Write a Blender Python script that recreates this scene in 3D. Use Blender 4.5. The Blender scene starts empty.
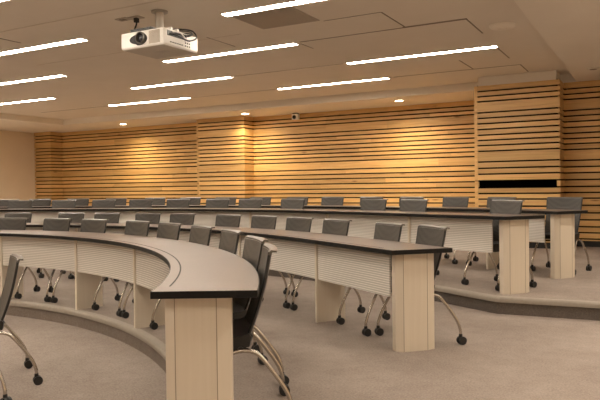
import bpy, bmesh, math, random
from mathutils import Vector, Matrix
random.seed(7)
S = bpy.context.scene
COL = S.collection
PI = math.pi
R_ = math.radians

# ------------------------------------------------------------------ materials
def mat(name, col, rough=.5, metal=0., spec=.5):
    m = bpy.data.materials.new(name); m.use_nodes = True
    b = m.node_tree.nodes['Principled BSDF']
    b.inputs['Base Color'].default_value = (*col, 1)
    b.inputs['Roughness'].default_value = rough
    b.inputs['Metallic'].default_value = metal
    b.inputs['Specular IOR Level'].default_value = spec
    return m
def N(m, t, **kw):
    n = m.node_tree.nodes.new(t)
    for k, v in kw.items(): setattr(n, k, v)
    return n
def LK(m, a, b): m.node_tree.links.new(a, b)
def BS(m): return m.node_tree.nodes['Principled BSDF']
def ramp(m, fac, stops):
    r = N(m, 'ShaderNodeValToRGB')
    e = r.color_ramp.elements
    while len(e) < len(stops): e.new(.5)
    for el, (p, c) in zip(e, stops): el.position = p; el.color = (*c, 1)
    LK(m, fac, r.inputs['Fac']); return r
def noise(m, scale, vec=None, detail=4, rough=.6):
    n = N(m, 'ShaderNodeTexNoise'); n.inputs['Scale'].default_value = scale
    n.inputs['Detail'].default_value = detail; n.inputs['Roughness'].default_value = rough
    if vec is not None: LK(m, vec, n.inputs['Vector'])
    return n
def coords(m, scale=(1, 1, 1), out='Object'):
    tc = N(m, 'ShaderNodeTexCoord'); mp = N(m, 'ShaderNodeMapping')
    mp.inputs['Scale'].default_value = scale
    LK(m, tc.outputs[out], mp.inputs['Vector']); return mp.outputs['Vector']
def bump(m, h, strength=.2, dist=.01):
    b = N(m, 'ShaderNodeBump'); b.inputs['Strength'].default_value = strength
    b.inputs['Distance'].default_value = dist
    LK(m, h, b.inputs['Height']); LK(m, b.outputs['Normal'], BS(m).inputs['Normal'])

M = {}
def speckle(name, c0, c1, rough, scale, detail=5, bstr=0., spec=.5):
    m = mat(name, c0, rough, 0, spec)
    n = noise(m, scale, coords(m), detail)
    r = ramp(m, n.outputs['Fac'], [(.3, c0), (.7, c1)])
    LK(m, r.outputs['Color'], BS(m).inputs['Base Color'])
    if bstr: bump(m, n.outputs['Fac'], bstr, .004)
    return m
def carpet(name, c0, c1):
    m = mat(name, c0, .95, 0, .15)
    v = coords(m)
    a = noise(m, 1.3, v, 3); b = noise(m, 75, v, 3, .75); c = noise(m, 9, v, 5, .65)
    mx = N(m, 'ShaderNodeMath', operation='MULTIPLY_ADD'); LK(m, b.outputs['Fac'], mx.inputs[0]); mx.inputs[1].default_value = .55
    m2 = N(m, 'ShaderNodeMath', operation='MULTIPLY'); LK(m, a.outputs['Fac'], m2.inputs[0]); m2.inputs[1].default_value = .25
    m3 = N(m, 'ShaderNodeMath', operation='MULTIPLY_ADD'); LK(m, c.outputs['Fac'], m3.inputs[0]); m3.inputs[1].default_value = .2
    LK(m, m2.outputs[0], m3.inputs[2]); LK(m, m3.outputs[0], mx.inputs[2])
    r = ramp(m, mx.outputs[0], [(.38, c0), (.62, c1)])
    LK(m, r.outputs['Color'], BS(m).inputs['Base Color'])
    bump(m, b.outputs['Fac'], .5, .004)
    return m
M['carpet'] = carpet('beige_carpet', (.215, .175, .15), (.35, .295, .255))
M['riser'] = carpet('riser_carpet', (.095, .08, .07), (.155, .13, .112))  # upper step face; its shadow is put into the carpet colour
M['nosing'] = speckle('rubber_nosing', (.275, .238, .195), (.315, .275, .228), .6, 30)
M['ceiling'] = speckle('ceiling_paint', (.72, .66, .575), (.75, .69, .605), .9, 2)
M['soffit'] = speckle('soffit_paint', (.77, .71, .62), (.80, .74, .65), .9, 2)
M['cream'] = speckle('cream_wall', (.72, .60, .44), (.75, .63, .47), .85, 2)
M['white'] = mat('white_plastic', (.88, .86, .82), .35)
M['fixture'] = mat('fixture_trim', (.62, .57, .5), .5)
M['black'] = mat('matte_black', (.006, .006, .006), .6)
M['slot'] = mat('slot_black', (.010, .006, .003), .95, 0, .05)
M['dark'] = mat('dark_plastic', (.02, .02, .02), .4)
M['rubber'] = mat('caster_rubber', (.012, .012, .012), .5)
M['groove'] = mat('ceiling_joint', (.25, .205, .16), .9)
M['jointlight'] = mat('ceiling_seam', (.62, .55, .46), .8)
M['grey'] = mat('grey_metal', (.45, .42, .38), .45, .3)
M['chrome'] = mat('brushed_silver', (.55, .51, .46), .24, 1.)
M['vent'] = mat('vent_grey', (.44, .385, .32), .7)
M['ring'] = mat('dark_grey_ring', (.10, .095, .085), .35, .4)
M['tan'] = mat('tan_mesh', (.42, .35, .27), .6)
M['lens'] = mat('lens_glass', (.02, .02, .025), .08)
M['edge'] = mat('black_edge_band', (.006, .0055, .005), .55, 0, .25)
M['cream_lam'] = None
def laminate():
    m = mat('cream_laminate', (.6, .5, .36), .45)
    v = coords(m, (60, 60, 1.5))
    n = noise(m, 1, v, 3)
    r = ramp(m, n.outputs['Fac'], [(.3, (.615, .54, .435)), (.7, (.645, .57, .465))])
    LK(m, r.outputs['Color'], BS(m).inputs['Base Color']); return m
M['cream_lam'] = laminate()
M['lamgroove'] = mat('laminate_joint', (.30, .25, .19), .8)
def tabletop():
    m = mat('desk_laminate', (.2, .15, .12), .33)
    v = coords(m)
    n = noise(m, 60, v, 5, .7); n2 = noise(m, 2, v, 2)
    a = N(m, 'ShaderNodeMath', operation='MULTIPLY_ADD'); LK(m, n2.outputs['Fac'], a.inputs[0]); a.inputs[1].default_value = .4
    b = N(m, 'ShaderNodeMath', operation='MULTIPLY'); LK(m, n.outputs['Fac'], b.inputs[0]); b.inputs[1].default_value = .6
    LK(m, b.outputs[0], a.inputs[2])
    r = ramp(m, a.outputs[0], [(.3, (.118, .085, .067)), (.7, (.165, .124, .100))])
    LK(m, r.outputs['Color'], BS(m).inputs['Base Color'])
    return m
M['top'] = tabletop()
def modesty():
    m = mat('ribbed_panel', (.5, .46, .4), .5, 0)
    tc = N(m, 'ShaderNodeTexCoord'); sp = N(m, 'ShaderNodeSeparateXYZ'); LK(m, tc.outputs['Object'], sp.inputs[0])
    k = N(m, 'ShaderNodeMath', operation='MULTIPLY'); LK(m, sp.outputs['Z'], k.inputs[0]); k.inputs[1].default_value = 2*PI/.018
    s = N(m, 'ShaderNodeMath', operation='SINE'); LK(m, k.outputs[0], s.inputs[0])
    h = N(m, 'ShaderNodeMath', operation='MULTIPLY_ADD'); LK(m, s.outputs[0], h.inputs[0]); h.inputs[1].default_value = .5; h.inputs[2].default_value = .5
    r = ramp(m, h.outputs[0], [(.15, (.47, .44, .395)), (.6, (.72, .68, .62))])
    LK(m, r.outputs['Color'], BS(m).inputs['Base Color'])
    bump(m, h.outputs[0], .35, .004)
    return m
M['modesty'] = modesty()
def wood():
    m = mat('maple_slats', (.5, .27, .1), .42)
    g = N(m, 'ShaderNodeNewGeometry')
    tc = N(m, 'ShaderNodeTexCoord')
    off = N(m, 'ShaderNodeCombineXYZ')
    k = N(m, 'ShaderNodeMath', operation='MULTIPLY'); LK(m, g.outputs['Random Per Island'], k.inputs[0]); k.inputs[1].default_value = 57.
    for i in range(3): LK(m, k.outputs[0], off.inputs[i])
    ad = N(m, 'ShaderNodeVectorMath', operation='ADD'); LK(m, tc.outputs['Object'], ad.inputs[0]); LK(m, off.outputs[0], ad.inputs[1])
    mp = N(m, 'ShaderNodeMapping'); mp.inputs['Scale'].default_value = (.8, .8, 16); LK(m, ad.outputs[0], mp.inputs['Vector'])
    n = noise(m, 1.6, mp.outputs['Vector'], 6, .62); n.inputs['Distortion'].default_value = .6
    r = ramp(m, n.outputs['Fac'], [(.28, (.55, .32, .115)), (.5, (.71, .445, .175)), (.75, (.77, .515, .225))])
    kn = N(m, 'ShaderNodeTexVoronoi'); kn.inputs['Scale'].default_value = 1.15
    mp2 = N(m, 'ShaderNodeMapping'); mp2.inputs['Scale'].default_value = (1, 1, 4.5); LK(m, ad.outputs[0], mp2.inputs['Vector']); LK(m, mp2.outputs['Vector'], kn.inputs['Vector'])
    kr = ramp(m, kn.outputs['Distance'], [(.03, (.45, .38, .34)), (.11, (1, 1, 1))])
    mk = N(m, 'ShaderNodeMix', data_type='RGBA', blend_type='MULTIPLY'); mk.inputs[0].default_value = 1
    LK(m, r.outputs['Color'], mk.inputs[6]); LK(m, kr.outputs['Color'], mk.inputs[7])
    hs = N(m, 'ShaderNodeHueSaturation')
    v = N(m, 'ShaderNodeMapRange'); LK(m, g.outputs['Random Per Island'], v.inputs[0]); v.inputs[3].default_value = .80; v.inputs[4].default_value = 1.12
    LK(m, v.outputs[0], hs.inputs['Value']); LK(m, mk.outputs[2], hs.inputs['Color'])
    LK(m, hs.outputs['Color'], BS(m).inputs['Base Color'])
    return m
M['wood'] = wood()
def chair_plastic():
    m = mat('perforated_grey_plastic', (.06, .055, .05), .42)
    v = coords(m, (1, 1, 1))
    w = N(m, 'ShaderNodeTexVoronoi'); w.inputs['Scale'].default_value = 95; w.inputs['Randomness'].default_value = .15
    LK(m, v, w.inputs['Vector'])
    r = ramp(m, w.outputs['Distance'], [(.25, (.022, .020, .0175)), (.42, (.060, .054, .047))])
    LK(m, r.outputs['Color'], BS(m).inputs['Base Color'])
    return m
M['chair'] = chair_plastic()
M['lip'] = mat('smooth_grey_plastic', (.12, .108, .095), .30)  # lip coloured lighter to stand for the light it catches
M['seat'] = mat('black_vinyl', (.014, .013, .012), .38)
def emis(name, col, st):
    m = mat(name, (.8, .8, .8)); b = BS(m)
    b.inputs['Emission Color'].default_value = (*col, 1); b.inputs['Emission Strength'].default_value = st
    return m
WARM = (1, .885, .74)
M['tube'] = emis('light_diffuser', WARM, 22.)
M['bulb'] = emis('downlight_lamp', (1, .80, .52), 14.)

# ------------------------------------------------------------------ helpers
def obj(name, bm, m, parent=None, smooth=False, angle=None):
    bmesh.ops.recalc_face_normals(bm, faces=bm.faces)
    me = bpy.data.meshes.new(name); bm.to_mesh(me); bm.free()
    if m is not None: me.materials.append(m)
    if smooth:
        for p in me.polygons: p.use_smooth = True
        if angle: me.set_sharp_from_angle(angle=R_(angle))
    o = bpy.data.objects.new(name, me); COL.objects.link(o)
    if parent is not None: o.parent = parent
    return o
def tag(o, label, cat, group=None):
    o['label'] = label; o['category'] = cat
    if group: o['group'] = group
    return o
def thing(name, label, cat, loc=(0, 0, 0), rz=0, group=None):
    o = bpy.data.objects.new(name, None); COL.objects.link(o)
    o.empty_display_size = .1; o.location = loc; o.rotation_euler = (0, 0, rz)
    return tag(o, label, cat, group)
def struct(name, bm, m, parent=None, smooth=False):
    o = obj(name, bm, m, parent, smooth, 40 if smooth else None); o['kind'] = 'structure'; return o
def box(bm, x0, x1, y0, y1, z0, z1):
    v = [bm.verts.new((x, y, z)) for z in (z0, z1) for x, y in ((x0, y0), (x1, y0), (x1, y1), (x0, y1))]
    for f in ((3, 2, 1, 0), (4, 5, 6, 7), (0, 1, 5, 4), (1, 2, 6, 5), (2, 3, 7, 6), (3, 0, 4, 7)):
        bm.faces.new([v[i] for i in f])
    return v
def prism(bm, pts, z0, z1):
    a = [bm.verts.new((x, y, z0)) for x, y in pts]; b = [bm.verts.new((x, y, z1)) for x, y in pts]
    n = len(pts)
    bm.faces.new(a[::-1]); bm.faces.new(b)
    for i in range(n): bm.faces.new((a[i], a[(i+1) % n], b[(i+1) % n], b[i]))
def strip_solid(bm, rings, closed=False):
    """rings: list of cross-section loops with equal vertex count -> a solid with end caps"""
    vs = [[bm.verts.new(p) for p in r] for r in rings]
    n = len(vs[0]); m = len(vs)
    for i in range(m if closed else m-1):
        a, b = vs[i], vs[(i+1) % m]
        for j in range(n): bm.faces.new((a[j], a[(j+1) % n], b[(j+1) % n], b[j]))
    if not closed: bm.faces.new(vs[0][::-1]); bm.faces.new(vs[-1])
def tube(bm, pts, r, seg=8, radii=None):
    pts = [Vector(p) for p in pts]; rings = []
    up = Vector((0, 0, 1))
    prev = None
    for i, p in enumerate(pts):
        t = (pts[min(i+1, len(pts)-1)] - pts[max(i-1, 0)]).normalized()
        a = prev if prev is not None else (Vector((1, 0, 0)) if abs(t.x) < .9 else Vector((0, 1, 0)))
        a = (a - t*a.dot(t)).normalized(); prev = a; b = t.cross(a)
        rr = radii[i] if radii else r
        rings.append([p + a*rr*math.cos(2*PI*k/seg) + b*rr*math.sin(2*PI*k/seg) for k in range(seg)])
    strip_solid(bm, rings)
def smooth_path(pts, n=5):
    """Catmull-Rom through pts"""
    P = [Vector(p) for p in pts]; P = [P[0]*2-P[1]] + P + [P[-1]*2-P[-2]]; out = []
    for i in range(1, len(P)-2):
        for k in range(n):
            t = k/n; a, b, c, d = P[i-1:i+3]
            out.append(.5*((2*b) + (c-a)*t + (2*a-5*b+4*c-d)*t*t + (-a+3*b-3*c+d)*t**3))
    out.append(P[-2]); return out
def cyl(bm, c, r, h, axis='z', seg=20, r2=None):
    c = Vector(c); d = {'x': Vector((1, 0, 0)), 'y': Vector((0, 1, 0)), 'z': Vector((0, 0, 1))}[axis]
    tube(bm, [c - d*h/2, c + d*h/2], r, seg, [r, r if r2 is None else r2])
def bevel(bm, w, seg=2):
    bmesh.ops.bevel(bm, geom=[e for e in bm.edges], offset=w, segments=seg, affect='EDGES', profile=.5, clamp_overlap=True)

# ------------------------------------------------------------------ plan geometry: concentric rows
CX, CY = -6.0, -0.1
STEP = .157
ROWS = [  # base radius, angle where the arc turns straight, end angle, floor z
    (4.63, 90, 60.3, 0.), (6.06, 33, 44.6, 0.), (7.62, 22, 37.0, STEP), (9.10, 90, 33.7, STEP)]
def rad(row, th):
    R0, t0 = ROWS[row][:2]; a = abs(th)
    return R0/math.cos(R_(a-t0)) if a > t0 else R0
def P(row, th, off):
    r = rad(row, th) + off; return (CX + r*math.sin(R_(th)), CY + r*math.cos(R_(th)))
def frange(a, b, n): return [a + (b-a)*i/(n-1) for i in range(n)]

LW, RW, FW = -15.9, 3.9, -4.0     # left wall, right wall, front wall planes
CZ, SZ = 3.04, 2.90               # ceiling, soffit heights

# ------------------------------------------------------------------ floor tiers
bm = bmesh.new(); box(bm, LW-.1, RW+.1, FW-.1, 13.4, -.30, -STEP); struct('floor', bm, M['carpet'])
def tier(row, inset, thk, straight_y, z0, z1, name):
    ths = frange(-thk, thk, 91)
    curve = [P(row, t, inset(abs(t))) for t in ths]
    pts = [(LW-.05, straight_y)] + curve + [(RW+.05, straight_y), (RW+.05, 13.35), (LW-.05, 13.35)]
    back = [(LW-.05, straight_y)] + curve + [(RW+.05, straight_y)]
    bm = bmesh.new(); prism(bm, pts, z0, z1); struct(name, bm, M['carpet'])
    return back
e1 = tier(0, lambda t: .07, 60.0, P(0, 60, .07)[1]-.02, -STEP-.02, 0., 'floor.001')
e2 = tier(2, lambda t: .08 - .175*min(1, max(0, (t-28)/9)), 37.1, P(2, 37.1, -.095)[1]+.40, -.02, STEP, 'floor.002')
def offset_path(path, d):
    out = []
    for i, p in enumerate(path):
        a = Vector(path[max(i-1, 0)]); b = Vector(path[min(i+1, len(path)-1)])
        t = (b-a).normalized(); out.append(Vector(p) + Vector((t.y, -t.x))*d)
    return out
def nosing(path, z, name, rz):
    # bullnose profile: d = outwards distance, h = height above tier
    prof = [(-.045, .004), (.008, .004), (.020, -.004), (.024, -.016), (.022, -.045), (.004, -.050), (.004, -.010), (-.045, -.002)]
    offs = [offset_path(path, d) for d, h in prof]
    rings = [[(offs[j][i].x, offs[j][i].y, z+prof[j][1]) for j in range(len(prof))] for i in range(len(path))]
    bm = bmesh.new(); strip_solid(bm, rings); struct(name, bm, M['nosing'], None, True)
    a, b = offset_path(path, .006), offset_path(path, -.01)
    bm = bmesh.new()
    strip_solid(bm, [[(a[i].x, a[i].y, rz), (a[i].x, a[i].y, z-.045), (b[i].x, b[i].y, z-.045), (b[i].x, b[i].y, rz)] for i in range(len(path))])
    return bm
M['riser_low'] = carpet('lower_riser_carpet', (.165, .135, .112), (.25, .21, .178))  # same carpet on the lower step face, lightened for frontal light
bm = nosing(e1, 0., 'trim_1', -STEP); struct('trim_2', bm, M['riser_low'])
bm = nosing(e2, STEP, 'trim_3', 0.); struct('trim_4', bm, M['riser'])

# ------------------------------------------------------------------ ceiling and soffits
bm = bmesh.new(); box(bm, LW-.1, RW+.1, FW-.1, 13.4, CZ, CZ+.1); struct('ceiling', bm, M['ceiling'])
SX, SL, SY = -1.135, -13.4, 11.60
bm = bmesh.new()
box(bm, LW-.05, SL, FW, 13.35, SZ, CZ+.01)
box(bm, SL, SX, SY, 13.35, SZ, CZ+.01)
box(bm, SX, RW+.05, FW, 13.35, SZ, CZ+.01)
struct('ceiling.001', bm, M['soffit'])
bm = bmesh.new(); box(bm, -2.64, -1.39, 11.09, SY+.01, 2.885, CZ+.01); struct('ceiling.002', bm, M['soffit'])
# reveals between the ceiling boards
bm = bmesh.new()
def gx(y, x0, x1, w=.018): box(bm, x0, x1, y-w/2, y+w/2, CZ-.003, CZ+.002)
def gy(x, y0, y1, w=.016): box(bm, x-w/2, x+w/2, y0, y1, CZ-.003, CZ+.002)
gx(7.13, -3.92, -2.55, .022); gx(7.12, -2.55, -1.81, .05)
gx(10.25, -3.85, -1.80, .022); gx(10.28, -12.6, -10.40, .022)
gy(-2.52, 6.37, 7.10); gy(-2.51, 9.41, 10.22); gy(-1.82, 7.12, 7.90); gy(-1.845, 8.80, 9.65); gy(-1.80, 10.25, 10.96)
gy(-6.87, 4.7, 5.32, .02); gx(8.72, -6.05, -4.06, .008); gx(5.62, -6.05, -7.0, .006)
gy(-4.75, 6.3, 6.9, .01); gy(-3.95, 7.2, 7.55, .01); gx(10.29, -8.1, -6.2, .008)
gx(6.37, -3.2, -2.52, .010)
struct('trim_5', bm, M['groove'])
bm = bmesh.new(); gx(4.84, -9.5, -2.6, .022); gx(6.38, -7.9, -4.3, .010); struct('trim_6', bm, M['jointlight'])

# ------------------------------------------------------------------ walls
bm = bmesh.new(); box(bm, LW-.15, LW, FW-.1, 13.4, -.2, CZ); struct('wall_left', bm, M['cream'])
bm = bmesh.new(); box(bm, RW, RW+.15, FW-.1, 13.4, -.2, CZ); struct('wall_right', bm, M['cream'])
bm = bmesh.new(); box(bm, LW-.1, RW+.1, FW-.15, FW, -.2, CZ); struct('wall_front', bm, M['cream'])
bm = bmesh.new()
box(bm, LW, RW, 13.2, 13.4, -.1, CZ)                 # black backing stepped behind each face of the slats
def backing(x0, x1, y): box(bm, x0, x1, y, 13.25, 0, SZ+.005)
SEG = [(-15.895, -15.20, 12.70), (-15.20, -9.82, 13.10), (-9.82, -8.42, 12.55), (-8.42, -2.70, 12.95), (-2.70, -1.335, 11.06), (-1.335, RW-.005, 11.60)]
TH = .045
for i, (x0, x1, y) in enumerate(SEG):
    if i != 4: backing(x0 + (TH if i else 0), x1 - TH, y+TH); continue
    box(bm, x0+TH, x1-TH, y+TH, 13.25, 0, 1.148); box(bm, x0+TH, x1-TH, y+TH, 13.25, 1.287, SZ+.005)
    box(bm, x0+TH, x1-TH, y+.5, 13.25, 1.148, 1.287); box(bm, x0+TH, -2.63, y+TH, y+.5, 1.148, 1.287); box(bm, -1.385, x1-TH, y+TH, y+.5, 1.148, 1.287)
struct('wall_back', bm, M['slot'])
SLOTS = [2.795, 2.706, 2.62, 2.432, 2.34, 2.246, 2.15, 2.053, 1.964, 1.876, 1.78, 1.598, 1.49, 1.39, 1.275, 1.16, 1.06, .965, .847, .721, .605, .49, .391, .287]
GAP = .026
def boards():
    zs = []; top = SZ
    for s in SLOTS: zs.append((s+GAP/2, top)); top = s-GAP/2
    zs.append((STEP+.10, top)); return zs
BD = boards()
def clad(name, x0, x1, y, left_stile=0., hole=None, top=SZ):
    bm = bmesh.new()
    rnd = random.Random(name)
    for z0, z1 in BD:
        if z1 > top: z1 = top
        if hole and z0 < hole[3]-.03 and z1 > hole[2]+.03:
            if x0+left_stile < hole[0]-.002: box(bm, x0+left_stile, hole[0], y, y+TH, z0, z1)
            box(bm, hole[1], x1, y, y+TH, z0, z1); continue
        x = x0 + left_stile
        while x < x1-1e-4:
            L = rnd.uniform(1.4, 2.9); xe = x+L if x1-(x+L) > .6 else x1
            box(bm, x, xe, y, y+TH, z0, z1); x = xe
    if left_stile: box(bm, x0, x0+left_stile, y, y+TH, STEP+.10, top)
    struct(name, bm, M['wood'])
def clad_side(name, x, y0, y1, sgn, top=SZ):
    """return face of a pillar, boards run along Y, slots carried round the corner"""
    bm = bmesh.new()
    for z0, z1 in BD:
        box(bm, min(x, x-sgn*TH), max(x, x-sgn*TH), y0, y1, z0, min(z1, top))
    struct(name, bm, M['wood'])
PT = 2.885
clad('wall_back.001', *SEG[0]); clad('wall_back.002', *SEG[1]); clad('wall_back.003', *SEG[2], .045)
clad('wall_back.004', *SEG[3]); HOLE = (-2.63, -1.385, 1.148, 1.287)
clad('wall_back.005', *SEG[4], .05, HOLE, PT); clad('wall_back.006', *SEG[5])
clad_side('wall_back.007', -15.20, 12.745, 13.10, 1); clad_side('wall_back.008', -8.42, 12.595, 12.95, 1)
clad_side('wall_back.009', -1.335, 11.105, 11.60, 1, PT); clad_side('wall_back.010', -9.82, 12.595, 13.10, -1); clad_side('wall_back.011', -2.70, 11.105, 12.95, -1, PT)
# black base strip along the slats
bm = bmesh.new()
for x0, x1, y in SEG: box(bm, x0, x1, y+.012, y+.044, STEP-.01, STEP+.101)
struct('baseboard_back', bm, M['black'])

# ------------------------------------------------------------------ desks
def band(bm, row, t0, t1, n, o0, o1, z0, z1):
    strip_solid(bm, [[(*P(row, t, o0), z0), (*P(row, t, o1), z0), (*P(row, t, o1), z1), (*P(row, t, o0), z1)] for t in frange(t0, t1, n)])
DEPTH = .47; TT = .75; TB = .72
LEGS = [[-48.5, -34, -19.5, -4.3, 11.1, 25.8, 43.0], [-33.1, -20, -6.8, 6.8, 20, 33.1], [-27.9, -18, -7.6, 7.6, 18.0, 27.9], [-27, -17.5, -8.5, 0, 8.5, 17.5, 27]]
def pedestal_pts(row, s):
    te = ROWS[row][2]*s
    r = rad(row, te)
    dirr = Vector((math.sin(R_(te)), math.cos(R_(te)))); tan = Vector((math.cos(R_(te)), -math.sin(R_(te))))*s
    o = Vector((CX, CY)) + dirr*r
    def q(u, w): p = o + dirr*u + tan*w; return (p.x, p.y)
    return q
def make_desk(row, label):
    R0, t0, te, fz = ROWS[row]
    t = thing('lecture_desk', label, 'desk', (CX, CY+R0, fz), 0, 'curved lecture desks')
    def loc(bm):
        bmesh.ops.translate(bm, verts=bm.verts, vec=(-CX, -CY-R0, 0)); return bm
    n = 121
    te += .35*4.63/R0
    bm = bmesh.new(); band(bm, row, -te, te, n, 0, DEPTH, TB, TT); obj('tabletop', loc(bm), M['top'], t)
    # black edging all round
    bm = bmesh.new(); e = .004
    da = math.degrees(e/R0)
    ths = frange(-te, te, n)
    inner = [P(row, x, 0) for x in ths] + [P(row, x, DEPTH) for x in reversed(ths)]
    outer = [P(row, x, -e) for x in frange(-te-da, te+da, n)] + [P(row, x, DEPTH+e) for x in reversed(frange(-te-da, te+da, n))]
    strip_solid(bm, [[(*inner[i], TB-.003), (*outer[i], TB-.003), (*outer[i], TT-.001), (*inner[i], TT-.001)] for i in range(len(inner))], True)
    obj('edge_band', loc(bm), M['edge'], t)
    # wire groove near the front edge
    bm = bmesh.new(); band(bm, row, -te+1.8, te-1.8, n, .052, .060, TT-.004, TT+.0008); obj('wire_groove', loc(bm), M['edge'], t)
    # legs
    for a in LEGS[row]:
        q = pedestal_like(row, a)
        bm = bmesh.new()
        pts = [q(.085, -.014), (q(.38, -.014)), q(.38, .014), q(.085, .014)]
        prism(bm, pts, 0, TB); obj('support_leg', loc(bm), M['cream_lam'], t)
    # ribbed modesty panels between the legs
    br = [-te+1.6] + LEGS[row] + [te-1.6]
    for a, b in zip(br[:-1], br[1:]):
        g = math.degrees(.0145/R0)
        bm = bmesh.new(); band(bm, row, a+g, b-g, 25, .10, .112, .385, TB-.004); obj('modesty_panel', loc(bm), M['modesty'], t)
    # end pedestals: slightly faceted fronts with two joints
    for s in (-1, 1):
        q = pedestal_pts(row, s)
        du = (-.014, .014, .004, 0)[row]
        pts = [q(u+du, w) for u, w in ((.055, -.065), (.105, -.03), (.295, -.03), (.36, -.05), (.36, -.12), (.055, -.12))]
        bm = bmesh.new(); prism(bm, pts, 0, TB)
        p = obj('end_pedestal', loc(bm), M['cream_lam'], t)
        bm = bmesh.new()
        for u in (.105+du, .295+du):
            a = [q(u-.002, -.034), q(u+.002, -.034), q(u+.002, -.0292), q(u-.002, -.0292)]
            prism(bm, a, 0.002, TB-.004)
        obj('panel_joint', loc(bm), M['lamgroove'], p)
    return t
def pedestal_like(row, a):
    r = rad(row, a)
    d = Vector((math.sin(R_(a)), math.cos(R_(a)))); tn = Vector((math.cos(R_(a)), -math.sin(R_(a)))); o = Vector((CX, CY)) + d*r
    def q(u, w): p = o + d*u + tn*w; return (p.x, p.y)
    return q
make_desk(0, 'nearest curved lecture desk with ribbed front, lowest row on the stepped edge')
make_desk(1, 'second curved lecture desk from the front, on the lower tier floor')
make_desk(2, 'third curved lecture desk, standing on the carpeted raised step edge')
make_desk(3, 'rearmost curved lecture desk, nearest to the wooden slat wall')

# ------------------------------------------------------------------ chairs
def back_pt(u, v):
    """u -1..1 across, v 0..1.08 up the backrest (front is -Y)"""
    z = .415 + .465*min(v, 1)
    y = .042 + .122*v + .016*math.sin(PI*min(v, 1))
    hw = .190 + .022*v
    y -= .026*u*u*(1-.3*v)
    if v > 1:
        k = (v-1)/.08
        y += .032*k; z += .008*math.sin(k*PI*.6) - .003*k
    return Vector((hw*u, y, z))
def make_chair():
    t = thing('lecture_chair', 'x', 'chair')
    # seat
    bm = bmesh.new(); rings = []
    nu = 9
    prof = [(-.272, .415), (-.265, .440), (-.23, .456), (-.10, .446), (.02, .450), (.055, .462), (.072, .445), (.06, .405), (-.08, .388), (-.24, .395)]
    for i in range(nu):
        u = -1 + 2*i/(nu-1); k = 1 - .10*abs(u)**4
        rings.append([(.218*u, -.10 + (y+.10)*k, z + (.010*u*u if z > .44 else 0)) for y, z in prof])
    strip_solid(bm, rings); obj('seat', bm, M['seat'], t, True, 50)
    # backrest shell with rolled lip
    bm = bmesh.new(); us = frange(-1, 1, 13)
    vs_ = frange(0, 1, 11)
    def shell(bm, vs_, th):
        fr = []; bk = []
        for v in vs_:
            rowf = []; rowb = []
            for u in us:
                k = 1
                if v < .12: k = .9 + .1*math.sqrt(max(0, 1-((.12-v)/.12)**2))
                p = back_pt(u*k, v); rowf.append(bm.verts.new(p)); rowb.append(bm.verts.new(p + Vector((0, th, -.003 if v > .95 else 0))))
            fr.append(rowf); bk.append(rowb)
        nv = len(vs_)
        for j in range(nv-1):
            for i in range(len(us)-1):
                bm.faces.new((fr[j][i], fr[j][i+1], fr[j+1][i+1], fr[j+1][i])); bm.faces.new((bk[j][i+1], bk[j][i], bk[j+1][i], bk[j+1][i+1]))
            bm.faces.new((fr[j][0], fr[j+1][0], bk[j+1][0], bk[j][0])); bm.faces.new((fr[j+1][-1], fr[j][-1], bk[j][-1], bk[j+1][-1]))
        for i in range(len(us)-1):
            bm.faces.new((fr[0][i+1], fr[0][i], bk[0][i], bk[0][i+1])); bm.faces.new((fr[-1][i], fr[-1][i+1], bk[-1][i+1], bk[-1][i]))
    shell(bm, vs_, .016)
    b = obj('backrest', bm, M['chair'], t, True, 50)
    # rolled top lip, smooth plastic
    bm = bmesh.new(); rings = []
    for u in us:
        a, c, d = back_pt(u, .985), back_pt(u, 1.03), back_pt(u, 1.08)
        rings.append([a + Vector((0, -.002, -.004)), c + Vector((0, -.001, .006)), d + Vector((0, 0, .002)), d + Vector((0, .001, -.008)), c + Vector((0, .004, -.006)), a + Vector((0, .017, -.012))])
    strip_solid(bm, rings); obj('top_lip', bm, M['lip'], b, True, 60)
    # side rims of the back
    for s in (-1, 1):
        bm = bmesh.new(); tube(bm, [back_pt(s*1.0, v) + Vector((0, .008, 0)) for v in frange(.06, .97, 9)], .009, 6)
        obj('side_rim', bm, M['dark'], b, True, 60)
    # under-seat frame: cross tube and pivots
    bm = bmesh.new()
    tube(bm, [(-.225, .0, .392), (.225, .0, .392)], .016, 10)
    for s in (-1, 1): box(bm, s*.205-.012, s*.205+.012, -.24, .03, .386, .408); tube(bm, [(s*.19, .0, .40), (s*.185, .058, .46)], .013, 8)
    obj('seat_frame', bm, M['dark'], t, True, 40)
    for sx in (-1, 1):
        for sy in (-1, 1):
            x = .225
            if sy < 0: pts = [(sx*.215, .04, .388), (sx*.222, -.03, .382), (sx*.228, -.085, .345), (sx*.240, -.165, .210), (sx*.243, -.202, .115), (sx*.243, -.206, .075)]
            else: pts = [(sx*.215, .0, .388), (sx*.225, .06, .382), (sx*.230, .11, .345), (sx*.243, .215, .200), (sx*.246, .250, .115), (sx*.246, .254, .075)]
            bm = bmesh.new(); tube(bm, smooth_path(pts, 4), .0115, 8)
            l = obj('leg', bm, M['chrome'], t, True)
            ex, ey, _ = pts[-1]
            bm = bmesh.new()
            for s in (-1, 1): cyl(bm, (ex + s*.015, ey+.008, .031), .031, .018, 'x', 16)
            cyl(bm, (ex, ey+.008, .036), .016, .014, 'x', 12); cyl(bm, (ex, ey, .066), .014, .026, 'z', 10)
            obj('caster', bm, M['rubber'], l, True, 40)
    return t
proto = make_chair(); used = [False]
def copy_chair():
    if not used[0]: used[0] = True; return proto
    r = proto.copy(); COL.objects.link(r)
    for ch in list(proto.children):
        c = ch.copy(); COL.objects.link(c); c.parent = r
        for g in ch.children:
            d = g.copy(); COL.objects.link(d); d.parent = c
    return r
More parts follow.
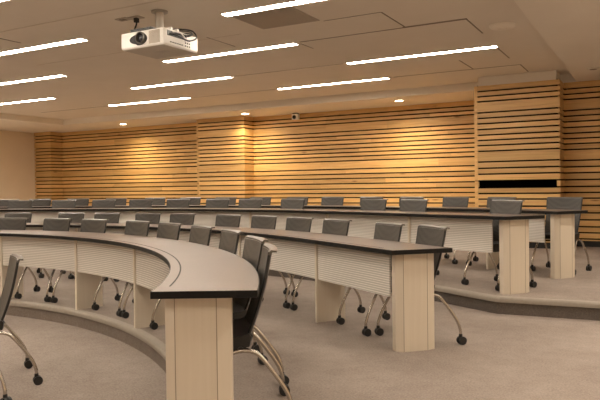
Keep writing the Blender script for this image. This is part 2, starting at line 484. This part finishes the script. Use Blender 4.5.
def place(x, y, z, rz, label, group):
    c = copy_chair(); c.location = (x, y, z); c.rotation_euler = (0, 0, rz); c['label'] = label; c['group'] = group
    return c
ORD = ['first', 'second', 'third', 'fourth', 'fifth', 'sixth', 'seventh', 'eighth', 'ninth', 'tenth', 'eleventh', 'twelfth', 'thirteenth', 'fourteenth', 'fifteenth']
CH = [
    [(-7.9, .40, 0), (0.0, .40, 0), (7.0, .40, 0), (15.8, .40, 0), (22.7, .40, 0), (30.2, .40, 0), (37.9, .40, 0), (46.0, .40, 0), (52.8, .40, 0)],
    [(-18.5, .40, 0), (-10.9, .40, 0), (-5.6, .40, 0), (0.6, .40, 0), (5.75, .42, 0), (13.1, .40, 0), (18.5, .42, 0), (24.1, .40, 0), (29.7, .40, 0), (36.7, .40, 0), (41.2, .40, 0)],
    [(-25.4, .40, 0), (-19.9, .40, 0), (-14.7, .40, 0), (-9.8, .40, 0), (-4.8, .40, 0), (0.5, .40, 0), (4.9, .40, 0), (10.5, .40, 0), (20.7, .40, 0), (25.1, .43, 0), (33.2, .40, 0)],
    [(-31.2, .40, 0), (-27.5, .40, 0), (-23.0, .40, 0), (-18.4, .40, 0), (-13.6, .40, 0), (-9.2, .40, 0), (-4.8, .40, 0), (-0.5, .40, 0), (4.0, .40, 0), (8.2, .40, 0), (12.7, .40, 0), (17.1, .40, 0), (21.7, .40, 0), (26.1, .40, 0), (31.0, .40, 0)]]
CH[1][-1] = (41.6, .43, 2); CH[1][-2] = (37.0, .40, 2); CH[2][-1] = (33.6, .46, 0); CH[3][-1] = (30.9, .62, -15); CH[0][-1] = (54.0, .37, 0); CH[0][-2] = (46.8, .38, -4)
ROWN = ['nearest curved desk', 'second desk row', 'third desk row', 'rearmost desk row']
SPECIAL = {(0, 8): 'grey chair seen edge-on at the near right end of the nearest curved desk',
           (1, 10): 'grey chair last at the aisle end of the second desk row',
           (2, 10): 'grey chair last at the aisle end of the third desk row',
           (3, 14): 'grey chair pulled out past the aisle end of the rearmost desk'}
for r, lst in enumerate(CH):
    n = len(lst)
    for i, (th, off, tw) in enumerate(lst):
        x, y = P(r, th, off)
        k = n-1-i
        lab = SPECIAL.get((r, i)) or 'grey rolling chair tucked behind the %s, %s from its right aisle end' % (ROWN[r], ORD[k])
        place(x, y, ROWS[r][3], -R_(th+tw), lab, 'grey rolling chairs behind the ' + ROWN[r])
place(-4.15, 2.93, -STEP, R_(-31), 'grey rolling chair seen from the side on the pit floor at left', 'loose chairs on the pit floor')
place(-3.85, 2.37, -STEP, R_(-90), 'grey rolling chair cut by the left edge of the photo, nearest on pit floor', 'loose chairs on the pit floor')

# ------------------------------------------------------------------ ceiling lights
LT = [(-7.14, 5.59), (-2.9, 5.59), (-9.3, 7.15), (-5.08, 7.18), (-11.5, 8.79), (-7.19, 8.74), (-2.91, 8.73), (-9.28, 10.25), (-5.03, 10.28),
      (-5.1, 4.0), (-9.3, 4.0), (-2.9, 2.4), (-7.2, 2.4), (-5.1, .8), (-9.3, .8), (-2.9, -.8), (-7.2, -.8)]  # strips on this line are unseen, added to brighten front-facing surfaces
LN = {0: 'linear ceiling light cut by the top left corner', 1: 'linear ceiling light at the top edge beside the grey return grille',
      2: 'upper left linear ceiling light, left of the projector', 3: 'long linear ceiling light just right of and behind the projector',
      4: 'lowest linear ceiling light at the far left', 5: 'linear ceiling light below and behind the projector',
      6: 'right-hand linear ceiling light nearest the flat dome on the ceiling', 7: 'short linear ceiling light above the left slatted wall, nearest a lit downlight',
      8: 'linear ceiling light nearest the small white wall camera'}
def light(i, x, y):
    lab = LN.get(i, 'linear ceiling light over the front of the room, out of the photo')
    t = thing('linear_ceiling_light', lab, 'ceiling light', (x, y, CZ), 0, 'recessed linear ceiling lights')
    hl = 1.08; w = .058; f = .010
    bm = bmesh.new()
    for a in ((-hl-f, -hl, -w-f, w+f), (hl, hl+f, -w-f, w+f), (-hl, hl, -w-f, -w), (-hl, hl, w, w+f)): box(bm, a[0], a[1], a[2], a[3], -.008, .02)
    obj('frame', bm, M['fixture'], t)
    bm = bmesh.new(); box(bm, -hl, hl, -w, w, -.006, .015); obj('diffuser', bm, M['tube'], t)
for i, (x, y) in enumerate(LT): light(i, x, y)
DL = [(-4.43, 12.10, 'lit round downlight above the middle wood wall, right of the wall camera', 1.0), (-8.14, 12.19, 'lit round downlight above the edge of the projecting wood pillar', 1.0), (-12.0, 12.31, 'lit round downlight above the left stretch of slatted wall', 1.0)]
for x in (.45, 2.4):  # unseen soffit lamps added to brighten the right-hand floor
    for y in (-2.2, .3, 2.8, 5.3, 7.8): DL.append((x, y, 'round downlight in the right-hand soffit, out of the photo', .45))
for y in (2.5, 5.5, 8.5): DL.append((-14.7, y, 'round downlight in the left-hand soffit, out of the photo', 1.3))  # unseen soffit lamps added to brighten the left wall
for x, y, lab, k in DL:
    t = thing('downlight', lab, 'ceiling light', (x, y, SZ), 0, 'round downlights over the wood wall')
    bm = bmesh.new()
    rings = [[(r*math.cos(a), r*math.sin(a), z) for r, z in ((.098, 0.002), (.098, -.006), (.080, -.008), (.080, .0))] for a in [2*PI*i/24 for i in range(24)]]
    strip_solid(bm, rings, True); obj('trim_ring', bm, M['fixture'], t, True, 40)
    bm = bmesh.new(); cyl(bm, (0, 0, -.003), .080, .006, 'z', 24); obj('lamp', bm, M['bulb'], t)
    l = bpy.data.lights.new('downlight_beam', 'SPOT'); l.energy = (88 if k == 1 else 170*k); l.color = (1, .78, .46) if k == 1 else WARM; l.spot_size = R_(158 if k == 1 else 155); l.spot_blend = 1; l.shadow_soft_size = .06
    lo = bpy.data.objects.new('downlight_beam', l); COL.objects.link(lo); lo.parent = t; lo.location = (0, 0, -.02)

# return grille, dome, wall camera
t = thing('return_grille', 'square grey return air grille set in the ceiling', 'vent', (-3.585, 5.98, CZ))
bm = bmesh.new()
for a in ((-.365, .365, -.335, -.315), (-.365, .365, .315, .335), (-.365, -.345, -.315, .315), (.345, .365, -.315, .315)): box(bm, a[0], a[1], a[2], a[3], -.008, .01)
obj('frame', bm, M['vent'], t)
bm = bmesh.new()
for i in range(31):
    y = -.31 + i*.62/30; box(bm, -.345, .345, y-.007, y+.007, -.006, -.002)
box(bm, -.345, .345, -.315, .315, -.001, .008)
obj('louvres', bm, M['vent'], t)
t = thing('ceiling_access_point', 'shallow beige dome mounted on the ceiling near the right soffit', 'wireless access point', (-1.53, 7.62, CZ))
bm = bmesh.new(); tube(bm, [(0, 0, .0), (0, 0, -.012), (0, 0, -.03), (0, 0, -.042)], .1, 28, [.150, .150, .135, .09]); obj('dome', bm, M['soffit'], t, True, 50)
bm = bmesh.new(); tube(bm, [(0, 0, -.041), (0, 0, -.048)], .03, 18, [.05, .045]); obj('cap', bm, M['soffit'], t, True, 50)
t = thing('unlit_downlight', 'small unlit round fitting in the right-hand soffit', 'ceiling fitting', (-.79, 10.36, SZ))
bm = bmesh.new(); tube(bm, [(0, 0, .0), (0, 0, -.012), (0, 0, -.02)], .1, 24, [.085, .08, .055]); obj('trim_ring', bm, M['fixture'], t, True, 50)
bm = bmesh.new(); cyl(bm, (0, 0, -.021), .05, .003); obj('lamp', bm, M['groove'], t)
t = thing('wall_camera', 'small white security camera under the soffit against the wood wall', 'security camera', (-7.17, 12.80, SZ))
bm = bmesh.new(); box(bm, -.075, .075, -.06, .06, -.145, -.02); bevel(bm, .012); obj('housing', bm, M['white'], t, True, 40)
bm = bmesh.new(); box(bm, -.055, .055, -.05, .05, -.022, 0); obj('mount', bm, M['dark'], t)
bm = bmesh.new(); tube(bm, [(-.005, -.055, -.095), (-.005, -.068, -.095), (-.005, -.078, -.095)], .04, 20, [.046, .046, .03]); obj('lens', bm, M['lens'], t, True, 40)

# ------------------------------------------------------------------ projector
t = thing('ceiling_projector', 'white projector hanging from a short ceiling pole', 'projector', (-4.466, 5.13, CZ))
def PZ(z): return z-CZ
bm = bmesh.new()
# body: full block in front and a lower rear/side shelf -> L cut at the connector side
x0, x1, y0, y1, z0, z1 = -.287, .285, -.27, .27, PZ(2.622), PZ(2.79)
box(bm, x0, x1, y0, y1, z0, z1); bevel(bm, .022, 3)
body = obj('body', bm, M['white'], t, True, 40)
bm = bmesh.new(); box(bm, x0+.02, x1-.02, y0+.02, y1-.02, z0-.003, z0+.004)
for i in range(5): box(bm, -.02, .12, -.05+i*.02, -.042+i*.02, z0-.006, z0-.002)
M['base'] = mat('grey_base_plastic', (.50, .46, .40), .6)  # shade under the white body, painted in as a darker panel colour
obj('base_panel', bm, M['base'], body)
bm = bmesh.new(); box(bm, x1-.002, x1+.004, y0+.05, y1-.20, z0+.095, z1-.022); obj('cable_bay', bm, M['dark'], body)
for i in range(6):
    yy = y0+.09+i*.035; bm = bmesh.new(); box(bm, x1-.001, x1+.005, yy, yy+.018, z0+.032, z0+.042); obj('connector', bm, M['dark'], body)
for i in range(3):
    for j in range(3): bm = bmesh.new(); box(bm, x1-.001, x1+.005, y0+.32+i*.032, y0+.331+i*.032, z0+.03+j*.03, z0+.043+j*.03); obj('connector', bm, M['dark'], body)
bm = bmesh.new()
for i in range(13):
    zz = z0+.024+i*.0098; box(bm, .095, .235, y0-.004, y0+.004, zz, zz+.006)
obj('intake_grille', bm, M['tan'], body)
# lens: black slanted oval recess and barrel
bm = bmesh.new()
oval = [(-.03+.112*math.cos(a)*(1.15 if math.cos(a) < 0 else .9), .083+z0+.062*math.sin(a)*(1 if math.cos(a) > -.2 else .82)) for a in [2*PI*i/32 for i in range(32)]]
strip_solid(bm, [[(x, y0-.004, z) for x, z in oval], [(x, y0+.01, z) for x, z in oval]]); obj('lens_recess', bm, M['black'], body)
bm = bmesh.new()
LC = (.0, .088+z0)
rings = [[(LC[0]+r*math.cos(a), y, LC[1]+r*math.sin(a)) for r, y in ((.060, y0-.005), (.060, y0-.03), (.048, y0-.036), (.044, y0-.03), (.044, y0-.005))] for a in [2*PI*i/28 for i in range(28)]]
strip_solid(bm, rings, True); obj('lens_ring', bm, M['ring'], body, True, 40)
bm = bmesh.new(); tube(bm, [(LC[0], y0-.003, LC[1]), (LC[0], y0-.014, LC[1]), (LC[0], y0-.022, LC[1])], .04, 24, [.043, .036, .015]); obj('lens', bm, M['lens'], body, True, 60)
bm = bmesh.new(); cyl(bm, (0, 0, PZ(2.93)), .042, .22, 'z', 20); obj('pole', bm, M['fixture'], t, True, 40)
bm = bmesh.new(); cyl(bm, (0, 0, -.008), .085, .016, 'z', 24); obj('ceiling_flange', bm, M['grey'], t, True, 40)
bm = bmesh.new(); box(bm, -.17, .11, -.255, -.10, z1, z1+.028); box(bm, -.10, .10, -.10, .10, z1, z1+.03); bevel(bm, .004, 1); obj('mount_plate', bm, M['dark'], t)
for s in (-1, 1):
    bm = bmesh.new(); box(bm, .04, .20, .05*s-.012, .05*s+.012, z1-.002, z1+.05); obj('mount_arm', bm, M['white'], t)
bm = bmesh.new()
tube(bm, smooth_path([(x1-.01, -.20, z0+.12), (x1+.05, -.12, z0+.10), (x1+.07, .02, z0+.075), (x1+.06, .16, z0+.13), (x1-.03, .21, z1+.055), (x1-.13, .12, z1+.07), (.06, .03, z1+.06)], 6), .008, 6)
tube(bm, smooth_path([(x1-.01, -.12, z0+.135), (x1+.04, -.02, z0+.13), (x1+.05, .10, z0+.15), (x1-.02, .16, z1+.035), (x1-.12, .08, z1+.045), (.05, .02, z1+.05)], 6), .007, 6)
tube(bm, smooth_path([(x1-.01, 0, z0+.12), (x1+.035, .06, z0+.13), (x1+.02, .15, z0+.17), (x1-.08, .17, z1+.03), (.07, .05, z1+.04)], 6), .006, 6)
obj('cable', bm, M['dark'], t, True)
bm = bmesh.new(); tube(bm, smooth_path([(x1-.01, -.16, z0+.14), (x1+.035, -.08, z0+.145), (x1+.03, .02, z0+.10), (x1-.01, .06, z0+.08)], 6), .007, 6); obj('white_cable', bm, M['white'], t, True)
# ceiling outlet plates with a drop cord
t = thing('ceiling_outlet', 'small ceiling outlet plate with a black cord down to the projector', 'outlet', (-4.84, 5.18, CZ))
bm = bmesh.new(); box(bm, -.08, .08, -.05, .05, -.01, 0); obj('plate', bm, M['vent'], t)
bm = bmesh.new(); tube(bm, smooth_path([(.01, 0, -.005), (.015, 0, -.04), (.03, -.03, -.10), (.05, -.10, -.19), (.10, -.16, -.235)], 5), .009, 8, None); obj('cord', bm, M['black'], t, True)
bm = bmesh.new(); box(bm, -.012, .03, -.02, .02, -.055, -.01); obj('plug', bm, M['black'], t)
t = thing('ceiling_outlet', 'small blank ceiling plate left of the corded outlet', 'outlet', (-5.0, 5.16, CZ))
bm = bmesh.new(); box(bm, -.075, .075, -.05, .05, -.008, 0); obj('plate', bm, M['vent'], t)
bm = bmesh.new(); box(bm, -.035, -.01, -.03, .03, -.011, -.007); box(bm, .01, .035, -.03, .03, -.011, -.007); obj('socket', bm, M['groove'], t)

# ------------------------------------------------------------------ camera, world, view
cam = bpy.data.cameras.new('camera'); co = bpy.data.objects.new('camera', cam); COL.objects.link(co)
yaw, pit, rol = R_(28.97), R_(1.12), R_(-.75)
F = Vector((-math.sin(yaw)*math.cos(pit), math.cos(yaw)*math.cos(pit), -math.sin(pit)))
Rv = Vector((math.cos(yaw), math.sin(yaw), 0)); U = Rv.cross(F)
Rr = Rv*math.cos(rol) + U*math.sin(rol); Ur = U*math.cos(rol) - Rv*math.sin(rol)
m3 = Matrix((Rr, Ur, -F)).transposed()
co.matrix_world = Matrix.Translation((0, 0, 1.205)) @ m3.to_4x4()
cam.sensor_width = 36; cam.lens = 641.7/600*36; cam.clip_start = .05
S.camera = co
w = bpy.data.worlds.new('world'); S.world = w; w.use_nodes = True
w.node_tree.nodes['Background'].inputs[0].default_value = (1, .85, .65, 1)
w.node_tree.nodes['Background'].inputs[1].default_value = .0
S.view_settings.view_transform = 'Standard'; S.view_settings.look = 'None'
S.view_settings.gamma = 1; S.view_settings.use_curve_mapping = False
S.view_settings.exposure = 1.33
S.cycles.use_denoising = True
S.cycles.max_bounces = 8; S.cycles.diffuse_bounces = 5
